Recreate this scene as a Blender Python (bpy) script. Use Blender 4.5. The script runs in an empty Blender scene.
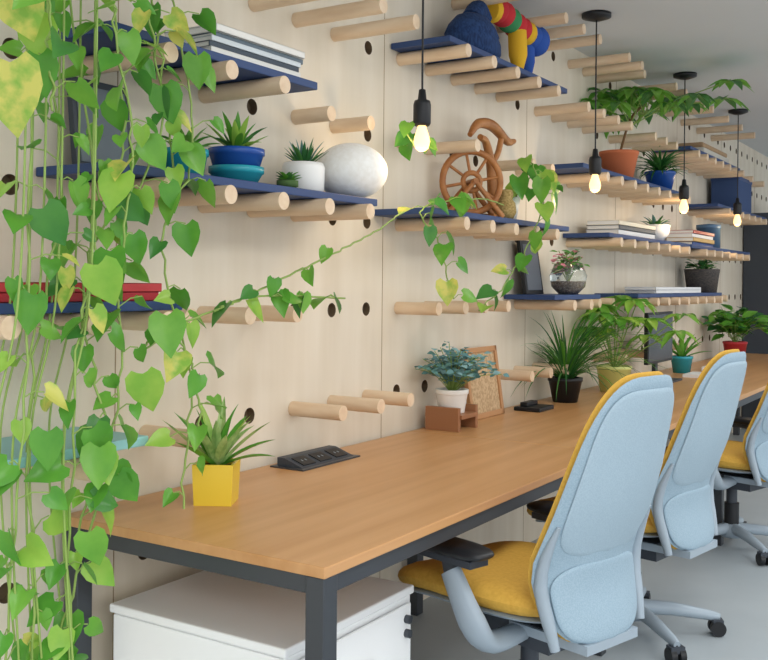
import bpy, math, random
from mathutils import Vector, Matrix
rnd=random.Random(7)
PI=math.pi
def lin(h):
    h=h.lstrip('#'); c=[int(h[i:i+2],16)/255 for i in (0,2,4)]
    return tuple((x/12.92 if x<=.04045 else ((x+.055)/1.055)**2.4) for x in c)+(1,)
MATS={}
def mat(name,hexc,rough=.6,metal=0,hex2=None,nscale=(8,8,8),ndetail=4,lo=.35,hi=.65,emit=0,transl=0,bump=0,spec=.4,alpha=None,trans=0):
    if name in MATS: return MATS[name]
    m=bpy.data.materials.new(name); m.use_nodes=True; nt=m.node_tree; N=nt.nodes; L=nt.links
    b=N['Principled BSDF']; b.inputs['Base Color'].default_value=lin(hexc)
    b.inputs['Roughness'].default_value=rough; b.inputs['Metallic'].default_value=metal
    b.inputs['Specular IOR Level'].default_value=spec
    if trans: b.inputs['Transmission Weight'].default_value=trans
    if hex2:
        tc=N.new('ShaderNodeTexCoord'); mp=N.new('ShaderNodeMapping'); no=N.new('ShaderNodeTexNoise'); cr=N.new('ShaderNodeValToRGB')
        mp.inputs['Scale'].default_value=nscale; no.inputs['Scale'].default_value=1; no.inputs['Detail'].default_value=ndetail
        cr.color_ramp.elements[0].position=lo; cr.color_ramp.elements[1].position=hi
        cr.color_ramp.elements[0].color=lin(hexc); cr.color_ramp.elements[1].color=lin(hex2)
        L.new(tc.outputs['Object'],mp.inputs[0]); L.new(mp.outputs[0],no.inputs['Vector']); L.new(no.outputs['Fac'],cr.inputs[0]); L.new(cr.outputs[0],b.inputs['Base Color'])
        if bump:
            bp=N.new('ShaderNodeBump'); bp.inputs['Strength'].default_value=bump; bp.inputs['Distance'].default_value=.005
            L.new(no.outputs['Fac'],bp.inputs['Height']); L.new(bp.outputs[0],b.inputs['Normal'])
    if emit:
        b.inputs['Emission Color'].default_value=lin(hexc); b.inputs['Emission Strength'].default_value=emit
    if transl:
        t=N.new('ShaderNodeBsdfTranslucent'); mx=N.new('ShaderNodeMixShader'); mx.inputs[0].default_value=transl
        t.inputs[0].default_value=lin(hex2 or hexc)
        if hex2: L.new(cr.outputs[0],t.inputs[0])
        L.new(b.outputs[0],mx.inputs[1]); L.new(t.outputs[0],mx.inputs[2]); L.new(mx.outputs[0],N['Material Output'].inputs[0])
    MATS[name]=m; return m

class MB:
    def __init__(s,name,clamp=None): s.name=name; s.v=[]; s.f=[]; s.mi=[]; s.sm=[]; s.mats=[]; s.M=None; s.clamp=clamp
    def m(s,mt):
        if mt not in s.mats: s.mats.append(mt)
        return s.mats.index(mt)
    def add(s,vs,fs,mt,smooth=False):
        o=len(s.v)
        for p in vs:
            p=Vector(p)
            if s.M is not None: p=s.M@p
            if s.clamp is not None and p.x<s.clamp: p=Vector((s.clamp+(p.x-s.clamp)*.02,p.y,p.z))
            s.v.append(p)
        k=s.m(mt)
        for f in fs: s.f.append([i+o for i in f]); s.mi.append(k); s.sm.append(smooth)
    def box(s,a,b,mt,M=None):
        vs=[Vector((x,y,z)) for z in (a[2],b[2]) for y in (a[1],b[1]) for x in (a[0],b[0])]
        if M is not None: vs=[M@p for p in vs]
        s.add(vs,[(0,2,3,1),(4,5,7,6),(0,1,5,4),(2,6,7,3),(0,4,6,2),(1,3,7,5)],mt)
    def tube(s,pts,rad,mt,n=10,caps=True,smooth=True,flat=1.0):
        pts=[Vector(p) for p in pts]
        if not isinstance(rad,(list,tuple)): rad=[rad]*len(pts)
        if len(rad)!=len(pts):
            k=len(rad)-1; m_=len(pts)-1; r2=[]
            for i in range(len(pts)):
                q=i/m_*k; j=min(int(q),k-1); r2.append(rad[j]+(rad[j+1]-rad[j])*(q-j))
            rad=r2
        vs=[];fs=[]; prev=None
        for i,p in enumerate(pts):
            d=(pts[min(i+1,len(pts)-1)]-pts[max(i-1,0)]).normalized()
            if prev is None:
                a=Vector((0,0,1)) if abs(d.z)<.9 else Vector((1,0,0)); u=d.cross(a).normalized()
            else:
                u=(prev-d*prev.dot(d)).normalized()
            prev=u; w=d.cross(u)
            for k in range(n):
                t=2*PI*k/n; vs.append(p+(u*math.cos(t)*flat+w*math.sin(t))*rad[i])
        for i in range(len(pts)-1):
            for k in range(n):
                a=i*n+k;b=i*n+(k+1)%n; fs.append((a,b,b+n,a+n))
        s.add(vs,fs,mt,smooth)
        if caps:
            s.add(vs[:n],[tuple(range(n))[::-1]],mt); s.add(vs[-n:],[tuple(range(n))],mt)
    def cyl(s,p0,p1,r,mt,r1=None,n=20): s.tube([p0,p1],[r,r if r1 is None else r1],mt,n=n)
    def lathe(s,c,prof,mt,n=28,smooth=True,sx=1,sy=1):
        vs=[];fs=[]; c=Vector(c)
        for r,z in prof:
            for k in range(n):
                t=2*PI*k/n; vs.append(c+Vector((r*sx*math.cos(t),r*sy*math.sin(t),z)))
        for i in range(len(prof)-1):
            for k in range(n):
                a=i*n+k;b=i*n+(k+1)%n; fs.append((a,b,b+n,a+n))
        s.add(vs,fs,mt,smooth)
    def ball(s,c,r,mt,n=20,h=12):
        if not isinstance(r,(tuple,list)): r=(r,r,r)
        vs=[];fs=[]
        for i in range(h+1):
            ph=-PI/2+PI*i/h
            for k in range(n):
                t=2*PI*k/n; vs.append((c[0]+r[0]*math.cos(ph)*math.cos(t),c[1]+r[1]*math.cos(ph)*math.sin(t),c[2]+r[2]*math.sin(ph)))
        for i in range(h):
            for k in range(n):
                a=i*n+k;b=i*n+(k+1)%n; fs.append((a,b,b+n,a+n))
        s.add(vs,fs,mt,True)
    def torus(s,c,R,r,mt,ax='x',n=36,m=10,sx=1):
        pts=[]
        for i in range(n+1):
            t=2*PI*i/n; a=R*math.cos(t)*sx; b=R*math.sin(t)
            pts.append({'x':(c[0],c[1]+a,c[2]+b),'z':(c[0]+a,c[1]+b,c[2]),'y':(c[0]+a,c[1],c[2]+b)}[ax])
        s.tube(pts,r,mt,n=m,caps=False)
    def leaf(s,pos,d,nrm,L,W,mt,droop=.15,fold=.12,heart=True):
        d=Vector(d).normalized(); nrm=Vector(nrm); side=d.cross(nrm)
        if side.length<1e-4: side=d.cross(Vector((.3,.9,.2)))
        side.normalize(); nn=side.cross(d).normalized()
        if nn.dot(nrm)<0: nn=-nn
        if heart: rows=[(0.04,-.10,.26),(.14,.04,.46),(.36,.32,.50),(.6,.58,.38),(.82,.81,.18),(1,1,.01)]
        else: rows=[(0,0,.04),(.15,.15,.28),(.4,.4,.48),(.62,.62,.42),(.84,.84,.2),(1,1,.01)]
        vs=[];fs=[]; pos=Vector(pos)
        for (ac,ae,w) in rows:
            for q in (-1,-.5,0,.5,1):
                al=ac+(ae-ac)*abs(q)**1.5
                h=fold*abs(q)*w*W*1.2*2-.6*fold*W*(q*q)*w*2*.5
                vs.append(pos+d*al*L+side*q*w*W+nn*(h-droop*L*al*al))
        for i in range(5):
            for k in range(4):
                a=i*5+k; fs.append((a,a+1,a+6,a+5))
        s.add(vs,fs,mt,True)
    def blade(s,pos,az,el,L,W,mt,curve=1.0,segs=7,fold=.25,tipw=.03):
        pos=Vector(pos); p=pos.copy(); vs=[];fs=[]
        out=Vector((math.cos(az),math.sin(az),0)); side=Vector((-math.sin(az),math.cos(az),0)); e=el
        for i in range(segs+1):
            t=i/segs; w=W*(.65+.6*t-.2*t*t)*(1-t**3)+tipw*W
            d=out*math.cos(e)+Vector((0,0,1))*math.sin(e); nn=-out*math.sin(e)+Vector((0,0,1))*math.cos(e)
            vs+= [p-side*w*.5+nn*w*fold, p, p+side*w*.5+nn*w*fold]
            p=p+d*(L/segs); e-=curve/segs
        for i in range(segs):
            a=i*3; fs+=[(a,a+1,a+4,a+3),(a+1,a+2,a+5,a+4)]
        s.add(vs,fs,mt,True)
    def pad(s,out,P,th,mf,mb_,off=0,n=48,e=6):
        rs=[.3,.6,.82,.94,.985,1.0]; 
        def nor(a,b):
            h=.002; return (P(a+h,b)-P(a-h,b)).cross(P(a,b+h)-P(a,b-h)).normalized()
        for sgn,mt in ((1,mf),(-1,mb_)):
            vs=[P(0.0,OC[1])+nor(0,OC[1])*(off+sgn*th/2)]; fs=[]
            for r in rs:
                o=off+sgn*th/2*math.sqrt(max(0,1-r**e))
                for k in range(n):
                    a,b=out(2*PI*k/n); a=a*r; b=OC[1]+(b-OC[1])*r
                    vs.append(P(a,b)+nor(a,b)*o)
            for k in range(n):
                fs.append((0,1+k,1+(k+1)%n))
                for j in range(len(rs)-1):
                    x=1+j*n+k;y=1+j*n+(k+1)%n; fs.append((x,x+n,y+n,y))
            s.add(vs,fs,mt,True)
    def done(s,bevel=0,bseg=2):
        me=bpy.data.meshes.new(s.name); me.from_pydata([tuple(p) for p in s.v],[],s.f)
        for m in s.mats: me.materials.append(m)
        me.polygons.foreach_set('material_index',s.mi); me.polygons.foreach_set('use_smooth',s.sm); me.update()
        import bmesh
        bm=bmesh.new(); bm.from_mesh(me); bmesh.ops.recalc_face_normals(bm,faces=bm.faces); bm.to_mesh(me); bm.free()
        ob=bpy.data.objects.new(s.name,me); bpy.context.collection.objects.link(ob)
        if bevel:
            md=ob.modifiers.new('bevel','BEVEL'); md.width=bevel; md.segments=bseg; md.limit_method='ANGLE'; md.angle_limit=math.radians(50)
        return ob
OC=[0,0]
def smooth_path(pts,k=8):
    pts=[Vector(p) for p in pts]; out=[]
    P=[pts[0]*2-pts[1]]+pts+[pts[-1]*2-pts[-2]]
    for i in range(1,len(P)-2):
        for j in range(k):
            t=j/k; a,b,c,d=P[i-1],P[i],P[i+1],P[i+2]
            out.append(.5*((2*b)+(c-a)*t+(2*a-5*b+4*c-d)*t*t+(3*b-a-3*c+d)*t**3))
    out.append(pts[-1]); return out

# ---------- materials
PLY=mat('birch_plywood','#dcd1bd',.6,hex2='#e7decd',nscale=(3,9,1.1),ndetail=5,lo=.3,hi=.7)
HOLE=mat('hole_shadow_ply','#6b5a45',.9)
PEG=mat('peg_beech','#dabd9c',.5,hex2='#e8d1b4',nscale=(6,30,30),lo=.3,hi=.7)
OAK=mat('oak_desktop','#b5824f',.36,hex2='#d0a06f',nscale=(17,.9,10),ndetail=9,lo=.22,hi=.75)
NAVY=mat('navy_laminate','#2c4574',.5)
TEALB=mat('teal_laminate','#8fc4c4',.45)
STEEL=mat('dark_steel','#4a4e54',.4,.5)
WHITE=mat('white_metal','#f2f4f5',.35)
BLACK=mat('black_plastic','#1d1f23',.45)
DGREY=mat('dark_grey_plastic','#3c424b',.5)
SHELL=mat('chair_shell_bluegrey','#93abbb',.5,hex2='#9db4c3',nscale=(260,260,260),ndetail=1,lo=.4,hi=.6,bump=.15)
SHELLP=mat('chair_shell_panel','#9fb5c4',.55,hex2='#a8bdca',nscale=(260,260,260),ndetail=1,lo=.4,hi=.6,bump=.15)
SHELL2=mat('chair_frame_grey','#9dabb7',.4)
YEL=mat('yellow_fabric','#dcae4c',.8,hex2='#cfa040',nscale=(90,90,90),lo=.3,hi=.7)
YPOT=mat('yellow_ceramic','#e8c840',.3)
FLOORM=mat('concrete_floor','#a3adb3',.45,hex2='#b4bdc2',nscale=(1.5,1.5,1.5),ndetail=8,lo=.3,hi=.7)
CEILM=mat('ceiling_paint','#d3d6d8',.9)
SOIL=mat('potting_soil','#3a2a20',.95)
G=[mat('leaf_green_a','#67aa3e',.28,hex2='#549a36',nscale=(14,14,14),transl=.3),
   mat('leaf_green_b','#82be4c',.28,hex2='#6dae42',nscale=(14,14,14),transl=.35),
   mat('leaf_green_c','#41823a',.28,hex2='#50903d',nscale=(14,14,14),transl=.25),
   mat('leaf_lime','#aed75e',.28,hex2='#8fc84e',nscale=(14,14,14),transl=.4),
   mat('leaf_yellow_variegated','#dfdc72',.35,hex2='#94c450',nscale=(20,20,20),lo=.42,hi=.62,transl=.35)]
STEM=mat('vine_stem','#8fab58',.5)
DG=[mat('dark_leaf_a','#2f6b35',.4,transl=.2),mat('dark_leaf_b','#4a8540',.4,transl=.2)]
EUC=[mat('eucalyptus_leaf_a','#8fb8bb',.6,transl=.15),mat('eucalyptus_leaf_b','#6f9fa3',.6,transl=.15),mat('eucalyptus_leaf_c','#5d8a84',.6,transl=.15)]
AGV=mat('agave_leaf','#7fa85c',.45,hex2='#b4cf86',nscale=(40,40,10),transl=.15)
TERRA=mat('terracotta','#c9714a',.8)
COBALT=mat('cobalt_glaze','#2551a0',.25); TEALG=mat('teal_glaze','#2f9fb0',.25); WCER=mat('white_ceramic','#f3f2ee',.35)
RED=mat('red_glaze','#b8323a',.4)
def g(): 
    r=rnd.random()
    return G[0] if r<.35 else G[1] if r<.65 else G[2] if r<.76 else G[3] if r<.94 else G[4]

# ---------- room
YC0=2.53; DY=.236; ROWS=[.248,.594,.94,1.286,1.632,1.978,2.324,2.67]
H_C=2.78
def col(n): return YC0+DY*n
SH=[(5,1.66,2.52,NAVY),(4,1.66,2.88,NAVY),(6,3.40,4.64,NAVY),(4,3.27,4.68,NAVY),(5,4.87,6.85,NAVY),(4,5.28,6.95,NAVY),(4,7.0,8.9,NAVY),
    (3,4.50,5.15,NAVY),(3,5.8,7.9,NAVY),(6,6.95,8.5,NAVY),(5,7.75,9.6,NAVY),(3,.85,1.92,NAVY),(2,1.36,1.80,TEALB),(6,.7,2.05,NAVY)]
FREE=[(6,0,.37),(6,1,.37),(6,2,.36),(5,1,.16),(5,2,.17),(5,5,.25),(5,4,.12),(5,8,.2),(5,9,.2),
      (3,-2,.18),(3,-1,.2),(3,0,.2),(3,4,.2),(3,5,.2),(3,6,.18),(3,7,.18),(3,12,.2),(3,13,.2),(2,1,.22),(2,2,.225),(2,3,.21),(2,8,.2),(2,9,.2),(2,10,.2),(2,-2,.2),
      (7,0,.3),(7,5,.36),(7,6,.36),(7,8,.36),(7,9,.36),(7,10,.36),(7,12,.36),(7,13,.36),(7,14,.3),(7,16,.36),(7,17,.36),(7,19,.36),(7,20,.36),(7,22,.36),(7,24,.36),(7,26,.36),
      (6,10,.3),(6,11,.3),(6,12,.3),(6,13,.3),(6,15,.3),(6,16,.3),(6,17,.3),(5,29,.2),(6,27,.3),(6,29,.3),(2,14,.2),(2,16,.2),(2,20,.2),(3,25,.2)]
used=set((r,n) for r,n,_ in FREE)
shelf_pegs=[]
for r,y0,y1,m in SH:
    ns=[n for n in range(-14,42) if y0+.03<=col(n)<=y1-.03]; shelf_pegs.append(ns)
    for n in ns: used.add((r,n))
w=MB('wall_left')
HR=.027
for n in range(-14,41):
    yc=col(n)
    for r,zc in enumerate(ROWS):
        z0=zc-.173; z1=zc+.173 if r<7 else H_C
        if r==0: z0=0
        y0=yc-DY/2; y1=yc+DY/2
        if (r,n) in used:
            w.add([(0,y0,z0),(0,y1,z0),(0,y1,z1),(0,y0,z1)],[(0,1,2,3)],PLY); continue
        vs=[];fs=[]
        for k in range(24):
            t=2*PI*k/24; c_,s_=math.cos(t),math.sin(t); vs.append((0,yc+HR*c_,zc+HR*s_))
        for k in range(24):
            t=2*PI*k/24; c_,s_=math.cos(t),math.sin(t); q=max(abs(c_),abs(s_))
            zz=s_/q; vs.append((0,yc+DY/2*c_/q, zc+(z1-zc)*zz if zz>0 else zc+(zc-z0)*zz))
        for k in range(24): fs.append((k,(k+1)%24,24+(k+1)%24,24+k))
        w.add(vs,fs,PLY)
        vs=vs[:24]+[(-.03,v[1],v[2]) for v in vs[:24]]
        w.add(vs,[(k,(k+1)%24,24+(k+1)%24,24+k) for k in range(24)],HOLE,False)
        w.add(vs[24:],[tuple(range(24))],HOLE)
WALL=w.done()
b=MB('backing_panel'); b.box((-.12,-1.0,0),(-.04,12.1,H_C),PLY); o2=b.done(); o2.parent=WALL
tr=MB('panel_joints')
for k in range(-2,7):
    y=3.356+1.416*k; tr.box((0,y-.0015,0),(.0012,y+.0015,H_C),mat('seam_shadow','#a08c6e',.9))
tr.done().parent=WALL
b=MB('floor'); b.box((-.12,-1,-.1),(6,14,0),FLOORM); b.done()
b=MB('ceiling'); b.box((-.12,-1,H_C),(6,14,H_C+.1),CEILM); b.done()
b=MB('wall_far'); b.box((-.12,14,0),(6,14.1,H_C),mat('far_wall_paint','#d9dcdc',.9)); b.done()
b=MB('window_1')
for i in range(8):
    y=-.9+i*2.1; b.box((5.9,y,0),(6,y+.08,H_C),STEEL)
b.box((5.9,-.9,0),(6,14,.12),STEEL); b.box((5.9,-.9,H_C-.1),(6,14,H_C),STEEL); b.done()

for (r,y0,y1,m),ns in zip(SH,shelf_pegs):
    s=MB('floating_shelf'); z=ROWS[r]+.027
    s.box((.004,y0,z),(.28,y1,z+.025),m)
    for n in ns: s.cyl((.001,col(n),ROWS[r]),(.325,col(n),ROWS[r]),.0265,PEG,n=24)
    s.done(.003)
for r,n,L in FREE:
    s=MB('wooden_peg'); s.cyl((.001,col(n),ROWS[r]),(L,col(n),ROWS[r]),.0265,PEG,n=24); s.done(.003)

# ---------- desk
ZT=.765
d=MB('long_desk')
X0,X1,Y0,Y1=.02,.885,1.737,9.5
ys=[Y0,3.55,5.4,7.4,Y1]
for a,c in zip(ys[:-1],ys[1:]): d.box((X0,a+(.001 if a>Y0 else 0),ZT-.026),(X1,c-.001,ZT),OAK)
LY=(Y0+.004,3.52,5.37,7.37,Y1-.06); LX=(X0+.01,X1-.056)
zt_=ZT-.0265
for y in LY:
    for a in LX: d.box((a,y,0),(a+.052,y+.052,zt_),STEEL)
    d.box((LX[0]+.0525,y+.006,zt_-.042),(LX[1]-.0005,y+.046,zt_),STEEL)
for a in LX:
    for y,yy in zip(LY[:-1],LY[1:]): d.box((a+.006,y+.0525,zt_-.042),(a+.046,yy-.0005,zt_),STEEL)
d.done(.003)

for (y0,y1) in ((1.83,2.42),):
    c=MB('white_storage_cabinet')
    c.box((.12,y0,.03),(.70,y1,.495),WHITE); c.box((.11,y0-.005,.498),(.71,y1+.005,.522),WHITE)
    c.box((.705,y0+.02,.05),(.715,y1-.02,.25),WHITE); c.box((.705,y0+.02,.262),(.715,y1-.02,.48),WHITE)
    for z in (.15,.37): c.box((.715,(y0+y1)/2-.07,z),(.735,(y0+y1)/2+.07,z+.012),STEEL)
    for z in (.40,.44): c.cyl((.715,y1-.05,z),(.73,y1-.05,z),.012,STEEL,n=14)
    for x in (.15,.66):
        for y in (y0+.04,y1-.04): c.cyl((x,y,0),(x,y,.03),.02,BLACK)
    c.done(.006)

# ---------- chairs
def chair(x,y,phi):
    c=MB('office_chair'); c.M=Matrix.Translation((x,y,0))@Matrix.Rotation(phi,4,'Z')
    zb,zt=.39,1.15; hh=(zt-zb)/2; zc=(zb+zt)/2
    def sup(t,a,b,e):
        ct,st=math.cos(t),math.sin(t)
        return (a*math.copysign(abs(ct)**(2/e),ct), b*math.copysign(abs(st)**(2/e),st))
    def wmod(b):
        q=(b/hh+1)/2; return 1-.34*max(0,q-.3)**1.5*1.4-.45*max(0,.22-q)
    def bo(sc=1,scb=1):
        def f(t):
            a,b=sup(t,.236*sc,hh*scb,4.0); return (a*wmod(b),b)
        return f
    def BP(a,b):
        q=(b/hh+1)/2
        yy=-.285+.05*math.exp(-((q-.27)/.2)**2)-.135*max(q,0)**1.6+1.1*a*a
        return Vector((-a,yy,zc+b))
    OC[1]=0
    c.pad(bo(1.0,1.0),BP,.03,YEL,YEL,off=.016)
    c.pad(bo(1.0,.995),BP,.022,SHELL,SHELL,off=-.008)
    OC[1]=.11
    def up(t):
        a,b=sup(t,.205,.235,4.5); b+=.11; return (a*wmod(b),b)
    c.pad(up,BP,.010,SHELLP,SHELLP,off=-.019,e=14)
    OC[1]=-.26
    def lo(t):
        a,b=sup(t,.19,.115,3.4); b-=.26; return (a*wmod(b),b)
    c.pad(lo,BP,.016,SHELL,SHELL,off=-.022,e=10)
    for s_ in (-1,1):
        pts=[]
        for i in range(9):
            b=-hh*.98+i/8*.34; pts.append(BP(s_*.221*wmod(b),b)+Vector((0,-.022,0)))
        c.tube(pts,[.014,.019,.019,.016,.006],SHELL2,n=10)
    OC[1]=0
    c.box((-.12,-.30,.375),(.12,-.02,.402),SHELL2)
    def so(t):
        a,b=sup(t,.268,.305,4.2); return (a*(1-.12*max(0,-b/.305)),b)
    def SP(a,b):
        q=b/.305; return Vector((a,b+.09,.480-.045*max(0,q)**3+.3*a*a))
    c.pad(so,SP,.085,YEL,YEL,off=0,e=8)
    def SP2(a,b): return SP(a*.9,b*.9)-Vector((0,0,.045))
    c.pad(so,SP2,.03,SHELL2,SHELL2)
    c.box((-.11,-.16,.335),(.11,.14,.405),DGREY)
    AX=.30; AY=.075
    for s_ in (-1,1):
        c.tube(smooth_path([(s_*.10,-.05,.375),(s_*.24,-.05,.375),(s_*.295,-.035,.44),(s_*.305,.04,.57)],6),[.024,.030,.034,.026],SHELL2,n=12,flat=1.6)
        c.tube([(s_*AX,.03,.54),(s_*AX,.05,.615)],.022,DGREY,n=12,flat=1.4)
        c.box((s_*AX-.037,AY-.14,.600),(s_*AX+.037,AY+.14,.620),DGREY)
        def ao(t): return sup(t,.057,.175,3.4)
        def AP(a,b): return Vector((s_*AX+a,b+AY,.636))
        c.pad(ao,AP,.036,BLACK,BLACK)
    c.cyl((0,0,.10),(0,0,.36),.028,DGREY); c.cyl((0,0,.07),(0,0,.24),.038,BLACK)
    c.lathe((0,0,0),[(.0,.06),(.055,.06),(.06,.10),(.045,.13),(0,.13)],SHELL2)
    for k in range(5):
        t=2*PI*k/5+.35; e=Vector((math.cos(t),math.sin(t),0)); sd=Vector((-e.y,e.x,0))
        c.tube([e*.03+Vector((0,0,.105)),e*.16+Vector((0,0,.10)),e*.31+Vector((0,0,.078)),e*.345+Vector((0,0,.072))],[.03,.027,.02,.014],SHELL2,n=10)
        q=e*.335
        c.cyl(q+Vector((0,0,.05)),q+Vector((0,0,.08)),.01,BLACK)
        for s_ in (-1,1): c.cyl(q+sd*s_*.007+Vector((0,0,.031)),q+sd*s_*.03+Vector((0,0,.031)),.03,BLACK,n=20)
        c.box((-.02,-.028,.042),(.02,.028,.066),DGREY,M=Matrix.Translation(q)@Matrix.Rotation(t,4,'Z'))
    return c.done()
chair(.93,2.745,math.radians(74)); chair(.89,3.84,math.radians(80)); chair(.93,5.38,math.radians(74))

# ---------- pendants
BULB=mat('warm_bulb_glass','#ffd08c',.2,emit=2.2)
for y in (3.03,4.80,6.46,8.0):
    p=MB('pendant_lamp'); x=.37
    p.lathe((x,y,0),[(0,H_C),(.075,H_C-.001),(.075,H_C-.02),(.03,H_C-.035),(0,H_C-.035)],BLACK)
    p.cyl((x,y,2.06),(x,y,H_C-.03),.004,BLACK,n=8)
    p.lathe((x,y,0),[(0,2.09),(.012,2.085),(.016,2.05),(.028,2.045),(.032,2.03),(.032,1.965),(.026,1.955),(0,1.955)],BLACK)
    p.lathe((x,y,0),[(.014,1.96),(.017,1.945),(.027,1.915),(.030,1.898),(.024,1.875),(.012,1.865),(0,1.863)],BULB)
    pl=p.done()
    l=bpy.data.lights.new('bulb_light','POINT'); l.energy=2; l.color=(1,.72,.42); l.shadow_soft_size=.04
    lo_=bpy.data.objects.new('bulb_light',l); lo_.location=(x,y,1.82); bpy.context.collection.objects.link(lo_); lo_.parent=pl

# ---------- vines
def vine(mb,pts,size=(.07,.12),step=.05,prob=.9,lead=(.45,-.75,.35),srad=.003,start=0):
    path=smooth_path(pts,10)
    path=[p+Vector((rnd.uniform(-.006,.006),rnd.uniform(-.008,.008),0)) for p in path]
    mb.tube(path,srad,STEM,n=6,caps=False)
    acc=0; side=1; last=path[0]; tot=0
    for p in path[1:]:
        dd=(p-last).length; acc+=dd; tot+=dd
        while acc>step and dd>0:
            acc-=step
            if tot<start or rnd.random()>prob: continue
            side*=-1
            off=Vector((rnd.uniform(-.3,1),side*rnd.uniform(.5,1.2),rnd.uniform(-.1,.6))).normalized()*rnd.uniform(.02,.07)
            base=p+off
            if base.x<.05: base.x=.05
            mb.tube([p,(p+base)/2+Vector((0,0,.008)),base],.0017,STEM,n=5,caps=False)
            d=Vector((off.x*4+rnd.uniform(-.2,.3),off.y*14+rnd.uniform(-.6,.6),-rnd.uniform(0,1.0)))
            nrm=Vector(lead)+Vector((rnd.uniform(-.7,.7),rnd.uniform(-.7,.7),rnd.uniform(-.2,1.1)))
            L=rnd.uniform(*size); mb.leaf(base,d,nrm,L,L*rnd.uniform(.72,.92),g(),droop=rnd.uniform(.05,.35),fold=rnd.uniform(.05,.3))
        last=p
pv=MB('trailing_pothos')
V=[[(.30,1.42,2.36),(.30,1.42,2.02),(.34,1.38,1.28),(.30,1.36,.55)],
   [(.22,1.46,2.38),(.28,1.458,2.03),(.33,1.47,1.57),(.30,1.42,1.12),(.31,1.43,.52)],
   [(.20,1.56,2.38),(.28,1.54,2.04),(.32,1.59,1.575),(.36,1.50,1.23),(.30,1.53,.50)],
   [(.22,1.67,2.38),(.30,1.65,2.07),(.34,1.65,1.70),(.30,1.56,1.35),(.34,1.60,.99),(.28,1.50,.50)],
   [(.20,1.80,2.38),(.30,1.78,2.10),(.34,1.78,1.80),(.30,1.68,1.47),(.33,1.65,1.11),(.30,1.56,.80)],
   [(.22,1.86,2.38),(.32,1.85,2.05),(.34,1.89,1.73),(.33,1.79,1.475),(.31,1.92,1.12),(.34,1.855,.80)]]
for i,v in enumerate(V):
    vine(pv,v,(.04,.09),(.07,.055,.05,.047,.055,.075)[i],.85)
vine(pv,[(.3,1.72,2.3),(.34,1.74,2.0),(.33,1.82,1.75),(.34,1.83,1.6)],(.05,.09),.045,.9)
vine(pv,[(.3,1.60,2.3),(.36,1.60,2.0),(.38,1.64,1.7),(.38,1.60,1.4)],(.05,.09),.055,.9)
vine(pv,[(.4,1.34,2.3),(.42,1.36,2.0),(.42,1.38,1.75)],(.06,.11),.05,.9)
for k in range(9):
    y=1.33+.03*k+rnd.uniform(-.01,.01); x=.28+rnd.uniform(-.05,.08)
    pv.tube(smooth_path([(x,y+.05,2.3),(x+.02,y+.02,1.4),(x-.02,y-.02,1.0),(x+.02,y+rnd.uniform(-.03,.03),.35)],8),.0028,STEM,n=6,caps=False)
vine(pv,[(.33,1.70,1.20),(.34,1.78,1.26),(.35,1.96,1.31),(.36,2.36,1.435),(.36,2.68,1.54),(.36,2.93,1.64)],(.05,.07),.17,.5)
vine(pv,[(.35,1.96,1.31),(.36,2.09,1.345),(.36,2.265,1.35),(.36,2.56,1.34)],(.06,.095),.065,.95)
vine(pv,[(.33,1.74,1.22),(.34,1.82,1.25),(.35,1.9,1.15),(.34,1.92,1.0)],(.06,.09),.06,.95)
pv.lathe((.14,1.5,2.378),[(.0,0),(.09,0),(.12,.16),(.11,.16),(.1,.13),(0,.13)],WCER)
for v in V[:6]:
    pv.tube([(.14,1.5,2.51),(v[0][0]*.7,(v[0][1]+1.5)/2,2.58),(v[0][0]+.07,v[0][1],2.5),v[0]],.003,STEM,n=6,caps=False)
for (x,y,z,L,k) in [(.42,1.27,2.00,.13,4),(.42,1.27,1.84,.16,4),(.38,1.36,1.95,.10,3),(.40,1.585,1.64,.10,3),(.40,1.52,1.43,.11,3),(.40,1.74,1.31,.11,1),(.38,1.68,1.17,.11,3),
      (.38,1.55,1.01,.10,1),(.36,1.62,.93,.09,0),(.36,1.42,1.06,.09,0),(.36,1.40,1.55,.10,2),(.36,1.38,1.36,.09,0),(.36,1.76,1.88,.10,0),(.36,1.88,1.98,.09,1),(.38,1.52,.82,.09,1)]:
    pv.leaf((x,y,z),(rnd.uniform(-.1,.3),rnd.uniform(-.5,.6),-.9),(.5,-.75,.4),L,L*.85,G[k],droop=.1,fold=.12)
pv.done()

pw=MB('pothos_plant')
vine(pw,[(.26,3.95,1.74),(.31,3.6,1.74),(.33,3.10,1.66),(.33,3.25,1.53),(.33,3.35,1.33)],(.07,.10),.07,.95,start=.45)
vine(pw,[(.2,4.20,1.82),(.33,4.22,1.80),(.34,4.04,1.58),(.34,3.8,1.39),(.34,3.55,1.28)],(.07,.10),.075,.95)
vine(pw,[(.2,4.20,1.80),(.28,4.16,1.95),(.33,4.14,1.90),(.35,4.18,1.75)],(.09,.12),.065,.95)
vine(pw,[(.2,4.20,1.80),(.3,4.28,1.95),(.35,4.26,1.83)],(.10,.13),.06,.95)
pw.lathe((.12,4.24,1.685),[(0,0),(.06,0),(.085,.13),(.078,.13),(.07,.11),(0,.11)],WCER)
pw.lathe((.12,4.24,1.685),[(0,.112),(.072,.112)],SOIL)
pw.done()
pn=MB('pothos_cutting')
vine(pn,[(.1,3.475,2.02),(.2,3.3,1.93),(.3,3.1,1.9),(.3,3.0,1.97)],(.06,.08),.08,.9)
pn.done()

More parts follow.
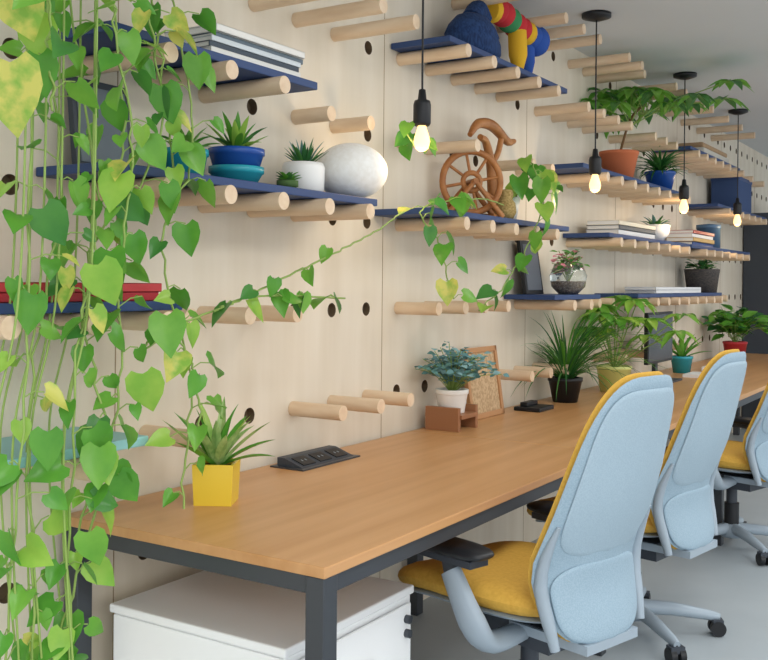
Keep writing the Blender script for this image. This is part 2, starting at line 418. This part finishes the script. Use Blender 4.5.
# ---------- pots & plants
def pot(mb,x,y,z,r0,r1,h,mt,soil=True,rim=.012):
    mb.lathe((x,y,z),[(0,0),(r0,0),(r1,h-.02),(r1+rim*.4,h-.018),(r1+rim*.4,h),(r1-rim,h),(r1-rim,h-.02)],mt)
    mb.lathe((x,y,z),[(r1-rim,h-.02),(0,h-.018)],SOIL)
def squircle_box(mb,x,y,z,s,h,mt,ang):
    M=Matrix.Translation((x,y,z))@Matrix.Rotation(ang,4,'Z')
    a=s/2; b=a-.008; q=a*.92
    vs=[(-q,-q,0),(q,-q,0),(q,q,0),(-q,q,0),(-a,-a,h),(a,-a,h),(a,a,h),(-a,a,h),(-b,-b,h),(b,-b,h),(b,b,h),(-b,b,h),(-b,-b,h-.015),(b,-b,h-.015),(b,b,h-.015),(-b,b,h-.015)]
    fs=[(0,3,2,1)]
    for i in range(4):
        j=(i+1)%4; fs+=[(i,j,4+j,4+i),(4+i,4+j,8+j,8+i),(8+i,8+j,12+j,12+i)]
    mb.add([M@Vector(v) for v in vs],fs,mt); mb.add([M@Vector(v) for v in vs[12:]],[(0,1,2,3)],SOIL)
def rosette(mb,x,y,z,n,L,W,mt,el=(.5,1.45),cv=(.3,1.1),r=.01):
    for i in range(n):
        az=i*2.39996+rnd.uniform(-.2,.2); t=i/n
        e=el[0]+(el[1]-el[0])*t
        m=mt if not isinstance(mt,list) else rnd.choice(mt)
        mb.blade((x+math.cos(az)*r,y+math.sin(az)*r,z),az,e,L*rnd.uniform(.75,1.1),W,m,curve=rnd.uniform(*cv))
def palmate(mb,x,y,z,n,h,spread,leaf,mts,nl=7,el=(.6,1.4)):
    for i in range(n):
        az=i*2.39996; e=rnd.uniform(*el); L=h*rnd.uniform(.6,1.0)
        d=Vector((math.cos(az)*math.cos(e)*spread,math.sin(az)*math.cos(e)*spread,math.sin(e)))
        tip=Vector((x,y,z))+d*L
        if tip.x<.06: tip.x=.06
        mb.tube([(x,y,z),Vector((x,y,z))*.5+tip*.5+Vector((0,0,.03*h)),tip],.0035,STEM,n=5,caps=False)
        for k in range(nl):
            t=2*PI*k/nl+az
            dd=Vector((math.cos(t),math.sin(t),rnd.uniform(-.35,.15)))
            dd.x=max(dd.x,-(tip.x-.02)/leaf*.9)
            mb.leaf(tip,dd,(0,0,1),leaf*rnd.uniform(.8,1.1),leaf*.42,rnd.choice(mts),droop=.35,fold=.2,heart=False)
def bush(mb,x,y,z,n,R,H_,leaf,mts,per=9,round_=False):
    for i in range(n):
        az=i*2.39996; q=math.sqrt((i+.5)/n); 
        tip=Vector((max(.05,x+math.cos(az)*R*q),y+math.sin(az)*R*q,z+H_*(1-.5*q*q)*rnd.uniform(.8,1.1)))
        b0=Vector((x,y,z)); mid=(b0+tip)/2+Vector((0,0,H_*.15))
        path=smooth_path([b0,mid,tip],5); mb.tube(path,.002,STEM,n=5,caps=False)
        for j in range(per):
            p=path[min(len(path)-1,int((.35+.65*j/per)*len(path)))]
            a=rnd.uniform(0,2*PI); d=Vector((math.cos(a),math.sin(a),rnd.uniform(-.3,.7)))
            L=leaf*rnd.uniform(.7,1.15)
            if p.x<.07 and d.x<0: d.x*=-1
            mb.leaf(p+d*leaf*.2,d,(.3*rnd.random(),-.5*rnd.random(),.8),L,L*(.9 if round_ else .6),rnd.choice(mts),droop=.2,heart=False)

p=MB('agave_in_yellow_pot',.012); squircle_box(p,.256,2.085,ZT,.115,.115,YPOT,math.radians(30))
rosette(p,.256,2.085,ZT+.10,22,.20,.034,[AGV,AGV,G[0],G[3]],el=(.45,1.5),cv=(.0,.7)); p.done(.004)
p=MB('potted_blue_spurge',.012)
pot(p,.13,3.72,ZT+.07,.055,.068,.10,WCER); bush(p,.13,3.72,ZT+.15,44,.22,.20,.032,EUC,per=12,round_=True)
WAL=mat('walnut_stand','#9a6a48',.5)
p.box((.04,3.645,ZT+.052),(.22,3.795,ZT+.07),WAL)
p.box((.05,3.63,ZT),(.21,3.652,ZT+.10),WAL); p.box((.05,3.79,ZT),(.21,3.812,ZT+.10),WAL); p.done(.003)
p=MB('wooden_picture_frame')
M=Matrix.Translation((.10,4.13,ZT))@Matrix.Rotation(-.15,4,'Y')
FW=mat('frame_oak','#b98a5e',.5); CORK=mat('cork_board','#cbb08c',.9,hex2='#b09470',nscale=(70,70,70),lo=.4,hi=.6)
p.box((-.01,-.17,.0),(.01,.17,.025),FW,M); p.box((-.01,-.17,.305),(.01,.17,.33),FW,M); p.box((-.01,-.17,.0),(.01,-.145,.33),FW,M); p.box((-.01,.145,.0),(.01,.17,.33),FW,M); p.box((-.006,-.15,.02),(.002,.15,.31),CORK,M); p.done(.002)
p=MB('potted_spider_grass',.012); pot(p,.17,4.92,ZT,.065,.088,.13,BLACK)
for i in range(180):
    az=rnd.uniform(0,2*PI); L=rnd.uniform(.40,.66); e=rnd.uniform(.5,1.5); cv=rnd.uniform(.5,1.8)
    if math.cos(az)<-.2: L*=.5
    L=min(L,.40/max(.3,math.sin(e-cv*.35)))
    p.blade((.17+math.cos(az)*.015,4.92+math.sin(az)*.015,ZT+.11),az,e,L,.011,rnd.choice([DG[0],DG[1],DG[1],G[0]]),curve=cv,segs=8)
p.done()
p=MB('potted_umbrella_plant',.012); pot(p,.21,5.58,ZT,.08,.1,.15,mat('lime_glaze','#dbe08e',.3)); palmate(p,.21,5.58,ZT+.13,17,.47,1.2,.15,[G[0],G[1],G[1],G[3]]); p.done()
p=MB('potted_aloe',.012); pot(p,.2,7.06,ZT,.06,.075,.12,TEALG); rosette(p,.2,7.06,ZT+.1,14,.22,.04,[G[1],G[0]],cv=(.1,.7)); p.done()
p=MB('potted_peace_lily',.012); pot(p,.25,8.5,ZT,.075,.095,.16,RED); bush(p,.25,8.5,ZT+.14,30,.3,.32,.13,[G[0],DG[0],G[1]],per=5); p.done()
p=MB('blue_mug'); pot(p,.3,8.0,ZT,.04,.045,.1,COBALT); p.torus((.35,8.0,ZT+.05),.025,.006,COBALT,ax='y'); p.done()

p=MB('desk_power_module')
p.box((.05,2.58,ZT),(.19,2.92,ZT+.005),STEEL); 
p.add([(.065,2.60,ZT+.005),(.175,2.60,ZT+.005),(.175,2.90,ZT+.005),(.065,2.90,ZT+.005),(.065,2.60,ZT+.032),(.095,2.60,ZT+.032),(.095,2.90,ZT+.032),(.065,2.90,ZT+.032)],
      [(0,3,2,1),(0,1,5,4),(1,2,6,5),(2,3,7,6),(3,0,4,7),(4,5,6,7)],DGREY)
for k in (2.655,2.75,2.845):
    M=Matrix.Translation((.135,k,ZT+.0190))@Matrix.Rotation(math.atan2(.027,.08),4,'Y')
    p.box((-.028,-.034,-.001),(.028,.034,.003),BLACK,M)
    for q in (-.01,.01): p.box((-.005,q-.002,.003),(.005,q+.002,.004),SHELL2,M)
p.done(.002)
p=MB('desk_phone'); p.box((.1,4.42,ZT),(.24,4.6,ZT+.02),BLACK); p.box((.12,4.45,ZT+.02),(.16,4.58,ZT+.04),BLACK); p.done(.004)
p=MB('computer_monitor'); p.box((.14,6.25,ZT),(.36,6.5,ZT+.012),DGREY); p.box((.2,6.35,ZT),(.225,6.4,ZT+.25),DGREY); p.box((.225,6.1,ZT+.12),(.25,6.65,ZT+.45),BLACK); p.box((.25,6.115,ZT+.135),(.252,6.635,ZT+.435),mat('dark_screen','#3a444e',.25)); p.done(.004)
p=MB('paper_stack'); p.box((.3,6.72,ZT),(.52,6.98,ZT+.02),WHITE); p.box((.28,7.3,ZT),(.5,7.6,ZT+.03),WHITE); p.done()

Z=[r+.0525 for r in ROWS]
def books(name,x0,x1,y0,y1,z,cols,h=.022):
    p=MB(name)
    for i,c in enumerate(cols):
        hh=h*rnd.uniform(.8,1.25); dx=rnd.uniform(-.008,.008); dy=rnd.uniform(-.02,.02); m=mat('book_'+c[1:],c,.5)
        p.box((x0+dx,y0+dy,z),(x1+dx,y1+dy,z+hh*.12),m); p.box((x0+dx+.004,y0+dy+.004,z+hh*.12),(x1+dx-.004,y1+dy-.004,z+hh*.88),WCER); p.box((x0+dx,y0+dy,z+hh*.88),(x1+dx,y1+dy,z+hh),m)
        p.box((x1+dx-.004,y0+dy,z),(x1+dx,y1+dy,z+hh),m); z+=hh
    p.done(.001)
books('book_stack',.05,.26,2.05,2.46,Z[5],['#e4e2dc','#3b4754','#cfd6da','#5f6f7a','#e8e6e0'],.018)
books('red_book_stack',.06,.26,1.05,1.86,Z[3],['#b02a35','#c23a3f'],.024)
books('magazine_stack',.06,.26,5.5,6.2,Z[4],['#e8e8e8','#4a5560','#e9dfc8'],.024)
books('folder_stack',.06,.26,7.1,7.7,Z[4],['#2d4f8f','#c9a05a','#e8e8e8','#b53a3a'],.025)
books('paper_pile',.06,.27,6.2,7.3,Z[3],['#eeeeee','#e2e6ea'],.022)
p=MB('grey_picture_frame'); M=Matrix.Translation((.06,1.84,Z[4]))@Matrix.Rotation(-.12,4,'Y'); p.box((-.01,-.10,0),(.01,.10,.25),DGREY,M); p.box((.01,-.085,.02),(.013,.085,.23),mat('slate_print','#6e7880',.6),M); p.done(.002)
p=MB('potted_succulent_blue',.012); pot(p,.15,2.28,Z[4],.06,.08,.055,TEALG,); pot(p,.15,2.28,Z[4]+.05,.07,.082,.06,COBALT); rosette(p,.15,2.28,Z[4]+.1,20,.12,.028,[G[0],DG[1],G[3]],cv=(-.2,.8)); p.done()
p=MB('turquoise_planter',.012); pot(p,.14,2.07,Z[4],.05,.062,.085,TEALG); rosette(p,.14,2.07,Z[4]+.07,14,.11,.026,[G[1],G[0]]); p.done()
p=MB('small_succulent'); pot(p,.2,2.47,Z[4],.025,.03,.03,mat('moss_pot','#4d6b3a',.8)); rosette(p,.2,2.47,Z[4]+.02,20,.05,.022,[G[0],DG[1]],r=.004); p.done()
p=MB('potted_haworthia'); 
p.lathe((.15,2.62,Z[4]),[(0,0),(.055,0),(.07,.015),(.072,.09),(.066,.105),(.058,.105),(.056,.09),(0,.09)],WCER)
rosette(p,.15,2.62,Z[4]+.09,26,.10,.018,[DG[0],EUC[2],DG[1]],cv=(-.3,.4)); p.done()
p=MB('white_round_vase'); 
pr=[(0,0)]+[(.13*math.cos(t),.1+.1*math.sin(t)) for t in [(-PI/2+.35)+(PI-.5)*i/18 for i in range(19)]]+[(.02,.197),(0,.185)]
p.lathe((.18,2.86,Z[4]),pr,mat('matte_white_plaster','#faf9f5',.8,hex2='#f2f0ea',nscale=(60,60,60)),n=48,sx=1); p.done()

KN=mat('navy_knit','#2b4776',.95,hex2='#1d3156',nscale=(120,120,30))
p=MB('navy_knit_hat')
def hatp(r0): return [(0,0),(r0*.86,0),(r0,.03),(r0*.99,.07),(r0*.90,.10),(r0*.93,.105),(r0*.80,.145),(r0*.55,.185),(r0*.3,.20),(0,.205)]
p.lathe((.15,3.84,Z[6]),hatp(.14),KN,n=30,sx=.85,sy=1.2)
p.tube(smooth_path([(.15,3.84,Z[6]+.18),(.15,3.90,Z[6]+.235),(.16,3.98,Z[6]+.21)],5),[.05,.045,.02],KN,n=14)
p.done()
p=MB('striped_plush_toy')
TY=mat('toy_yellow','#e8b62e',.9); TR=mat('toy_red','#c8323a',.9); TB=mat('toy_blue','#2f56a8',.9); TG=mat('toy_green','#3f8f5a',.9); TW=mat('toy_white','#eceae4',.9)
path=smooth_path([(.14,4.03,Z[6]+.27),(.15,4.12,Z[6]+.28),(.16,4.24,Z[6]+.255),(.17,4.34,Z[6]+.235),(.18,4.44,Z[6]+.22)],8)
cols=[TY,TR,TR,TG,TR,TR,TY,TB]
for i in range(8): p.tube(path[i*4:i*4+5],[.052,.058,.060,.058,.052],cols[i],n=16)
p.ball((.18,4.47,Z[6]+.215),(.07,.07,.075),TB)
p.tube([(.17,4.27,Z[6]+.22),(.19,4.24,Z[6]+.10),(.2,4.22,Z[6]+.025)],[.045,.045,.025],TY,n=14)
p.tube([(.15,4.40,Z[6]+.20),(.15,4.42,Z[6]+.10),(.15,4.43,Z[6]+.022)],[.05,.045,.022],TB,n=14)
p.done()
WD=mat('bentwood','#b57a45',.45,hex2='#9a6234',nscale=(20,20,20))
p=MB('wooden_spinning_wheel'); p.M=Matrix.Translation((.155,3.84,Z[4]))@Matrix.Rotation(-.75,4,'Z')
zc=.155
p.torus((0,0,zc),.135,.015,WD); p.torus((0,0,zc),.04,.012,WD)
for k in range(8):
    t=2*PI*k/8+.2; p.cyl((0,.035*math.cos(t),zc+.035*math.sin(t)),(0,.13*math.cos(t),zc+.13*math.sin(t)),.007,WD,n=8)
for s_ in (-.045,.045):
    p.tube([(s_,-.13,.0),(s_,0,zc)],[.013,.01],WD); p.tube([(s_,.13,.0),(s_,0,zc)],[.013,.01],WD)
p.cyl((-.06,0,zc),(.06,0,zc),.012,WD)
p.M=Matrix.Translation((.155,3.84,Z[4]))
p.box((-.06,.10,0),(.06,.28,.02),WD)
p.tube(smooth_path([(0,.24,.015),(.0,.21,.13),(.0,.19,.25),(.0,.14,.345),(.01,.06,.36)],6),[.03,.024,.022,.018,.014],WD)
p.tube(smooth_path([(0,-.02,.36),(0,.06,.42),(0,.20,.43),(0,.36,.38),(0,.44,.39)],6),[.012,.022,.026,.02,.012],WD)
p.tube(smooth_path([(0,.19,.25),(0,.26,.31),(0,.30,.39)],6),.014,WD)
p.done()
p=MB('woven_owl_jar'); p.lathe((.235,4.02,Z[4]),[(0,0),(.035,0),(.05,.03),(.045,.07),(.03,.09),(.036,.11),(.03,.13),(0,.135)],mat('woven_straw','#b9a06a',.9,hex2='#8c7642',nscale=(90,90,140))); p.done()
p=MB('potted_schefflera',.012); pot(p,.16,5.78,Z[5],.085,.115,.17,TERRA)
trunk=smooth_path([(.16,5.78,Z[5]+.14),(.19,5.9,Z[5]+.38),(.2,6.15,Z[5]+.52)],6); p.tube(trunk,.008,mat('bark','#7a5a3a',.8),n=8)
palmate(p,.19,5.9,Z[5]+.34,9,.3,1.3,.15,[G[0],G[1],G[1],DG[1]],el=(.1,1.3)); palmate(p,.2,6.15,Z[5]+.45,13,.34,1.8,.16,[G[0],G[1],G[1],DG[1]],el=(-.2,.7)); p.done()
p=MB('potted_fern',.012); pot(p,.17,6.6,Z[5],.075,.1,.13,COBALT)
for i in range(80):
    p.blade((.17,6.6,Z[5]+.11),rnd.uniform(0,2*PI),rnd.uniform(.4,1.4),rnd.uniform(.16,.27),.022,rnd.choice(DG),curve=rnd.uniform(.6,1.8))
p.done()
p=MB('succulent_bowl'); p.lathe((.17,6.5,Z[4]),[(0,0),(.05,0),(.09,.05),(.1,.11),(.09,.11),(.08,.06),(0,.08)],WCER); rosette(p,.17,6.5,Z[4]+.08,18,.12,.03,[EUC[2],DG[1]]); p.done()
p=MB('storage_tin'); p.lathe((.16,7.95,Z[4]),[(0,0),(.09,0),(.09,.16),(.095,.16),(.095,.19),(0,.2)],mat('tin_blue','#51708f',.4)); p.done()
p=MB('black_photo_frame'); M=Matrix.Translation((.08,4.70,Z[3]))@Matrix.Rotation(-.15,4,'Y'); p.box((-.01,-.11,0),(.01,.11,.28),BLACK,M); p.box((.01,-.09,.02),(.013,.09,.26),mat('photo_print','#59606a',.5),M); p.done(.002)
p=MB('glass_terrarium'); GL=mat('clear_glass','#eef6f4',.05,trans=.9)
p.lathe((.17,4.95,Z[3]),[(0,.003),(.05,0),(.09,.04),(.10,.10),(.075,.16),(.07,.165)],GL); p.lathe((.17,4.95,Z[3]),[(.048,.006),(.08,.04),(.085,.07),(0,.075)],mat('gravel','#a98f7a',.9,hex2='#6a5140',nscale=(90,90,90)))
bush(p,.17,4.95,Z[3]+.07,16,.10,.18,.055,[G[0],mat('pink_leaf','#d88aa0',.5,transl=.2),DG[1]],per=5); p.done()
p=MB('dark_wicker_basket',.012); p.lathe((.17,7.72,Z[3]),[(0,0),(.11,0),(.13,.15),(.135,.18),(.12,.18),(.11,.14),(0,.14)],mat('dark_wicker','#3b3a3c',.8,hex2='#55504c',nscale=(60,60,120))); bush(p,.17,7.72,Z[3]+.14,14,.12,.12,.06,[DG[0],DG[1]],per=5); p.done()
p=MB('folded_blanket'); p.box((.05,7.4,Z[6]),(.26,8.2,Z[6]+.05),mat('blanket_grey','#c8c4ba',.95)); p.box((.05,7.42,Z[6]+.05),(.25,8.18,Z[6]+.09),mat('blanket_tan','#a98d6d',.95)); p.done(.015)
p=MB('navy_storage_bin'); p.box((.04,8.5,Z[5]),(.27,9.0,Z[5]+.28),mat('bin_fabric','#3a4f78',.9)); p.box((.035,8.495,Z[5]+.25),(.275,9.005,Z[5]+.285),NAVY); p.done(.01)
p=MB('tall_dark_cabinet'); p.box((.01,9.9,.05),(.5,10.8,2.1),DGREY); p.box((.5,9.92,.08),(.515,10.34,2.07),STEEL); p.box((.5,10.36,.08),(.515,10.78,2.07),STEEL); p.box((.03,9.92,0),(.48,10.78,.05),BLACK); p.done(.004)

# ---------- camera, light
F=975.0
c=bpy.data.cameras.new('camera'); co=bpy.data.objects.new('camera',c); bpy.context.collection.objects.link(co)
c.sensor_width=36; c.lens=36*F/768; c.shift_y=-47/768
co.matrix_world=Matrix.Translation((2.13,0,1.39))@Matrix.Rotation(math.radians(32.3),4,'Z')@Matrix.Rotation(PI/2,4,'X')@Matrix.Rotation(.0087,4,'Z')
bpy.context.scene.camera=co
w=bpy.data.worlds.new('daylight'); bpy.context.scene.world=w; w.use_nodes=True
w.node_tree.nodes['Background'].inputs[0].default_value=(.96,.98,1,1); w.node_tree.nodes['Background'].inputs[1].default_value=1.45
l=bpy.data.lights.new('sun','SUN'); l.energy=1.9; l.angle=math.radians(40); l.color=(1,.97,.92)
so=bpy.data.objects.new('sun',l); so.rotation_euler=Vector((-.75,.50,-.50)).to_track_quat('-Z','Y').to_euler(); bpy.context.collection.objects.link(so)
for (x,y) in ((2.2,1.5),(2.2,4.2),(2.2,7)):  # added fill lamps below the ceiling, out of view, to brighten the room
    l=bpy.data.lights.new('ceiling_fill_light','AREA'); l.shape='RECTANGLE'; l.size=.6; l.size_y=2.2; l.energy=32; l.color=(1,.98,.95)
    o=bpy.data.objects.new('ceiling_fill_light',l); o.location=(x,y,H_C-.03); bpy.context.collection.objects.link(o)
bpy.context.scene.view_settings.view_transform='Standard'
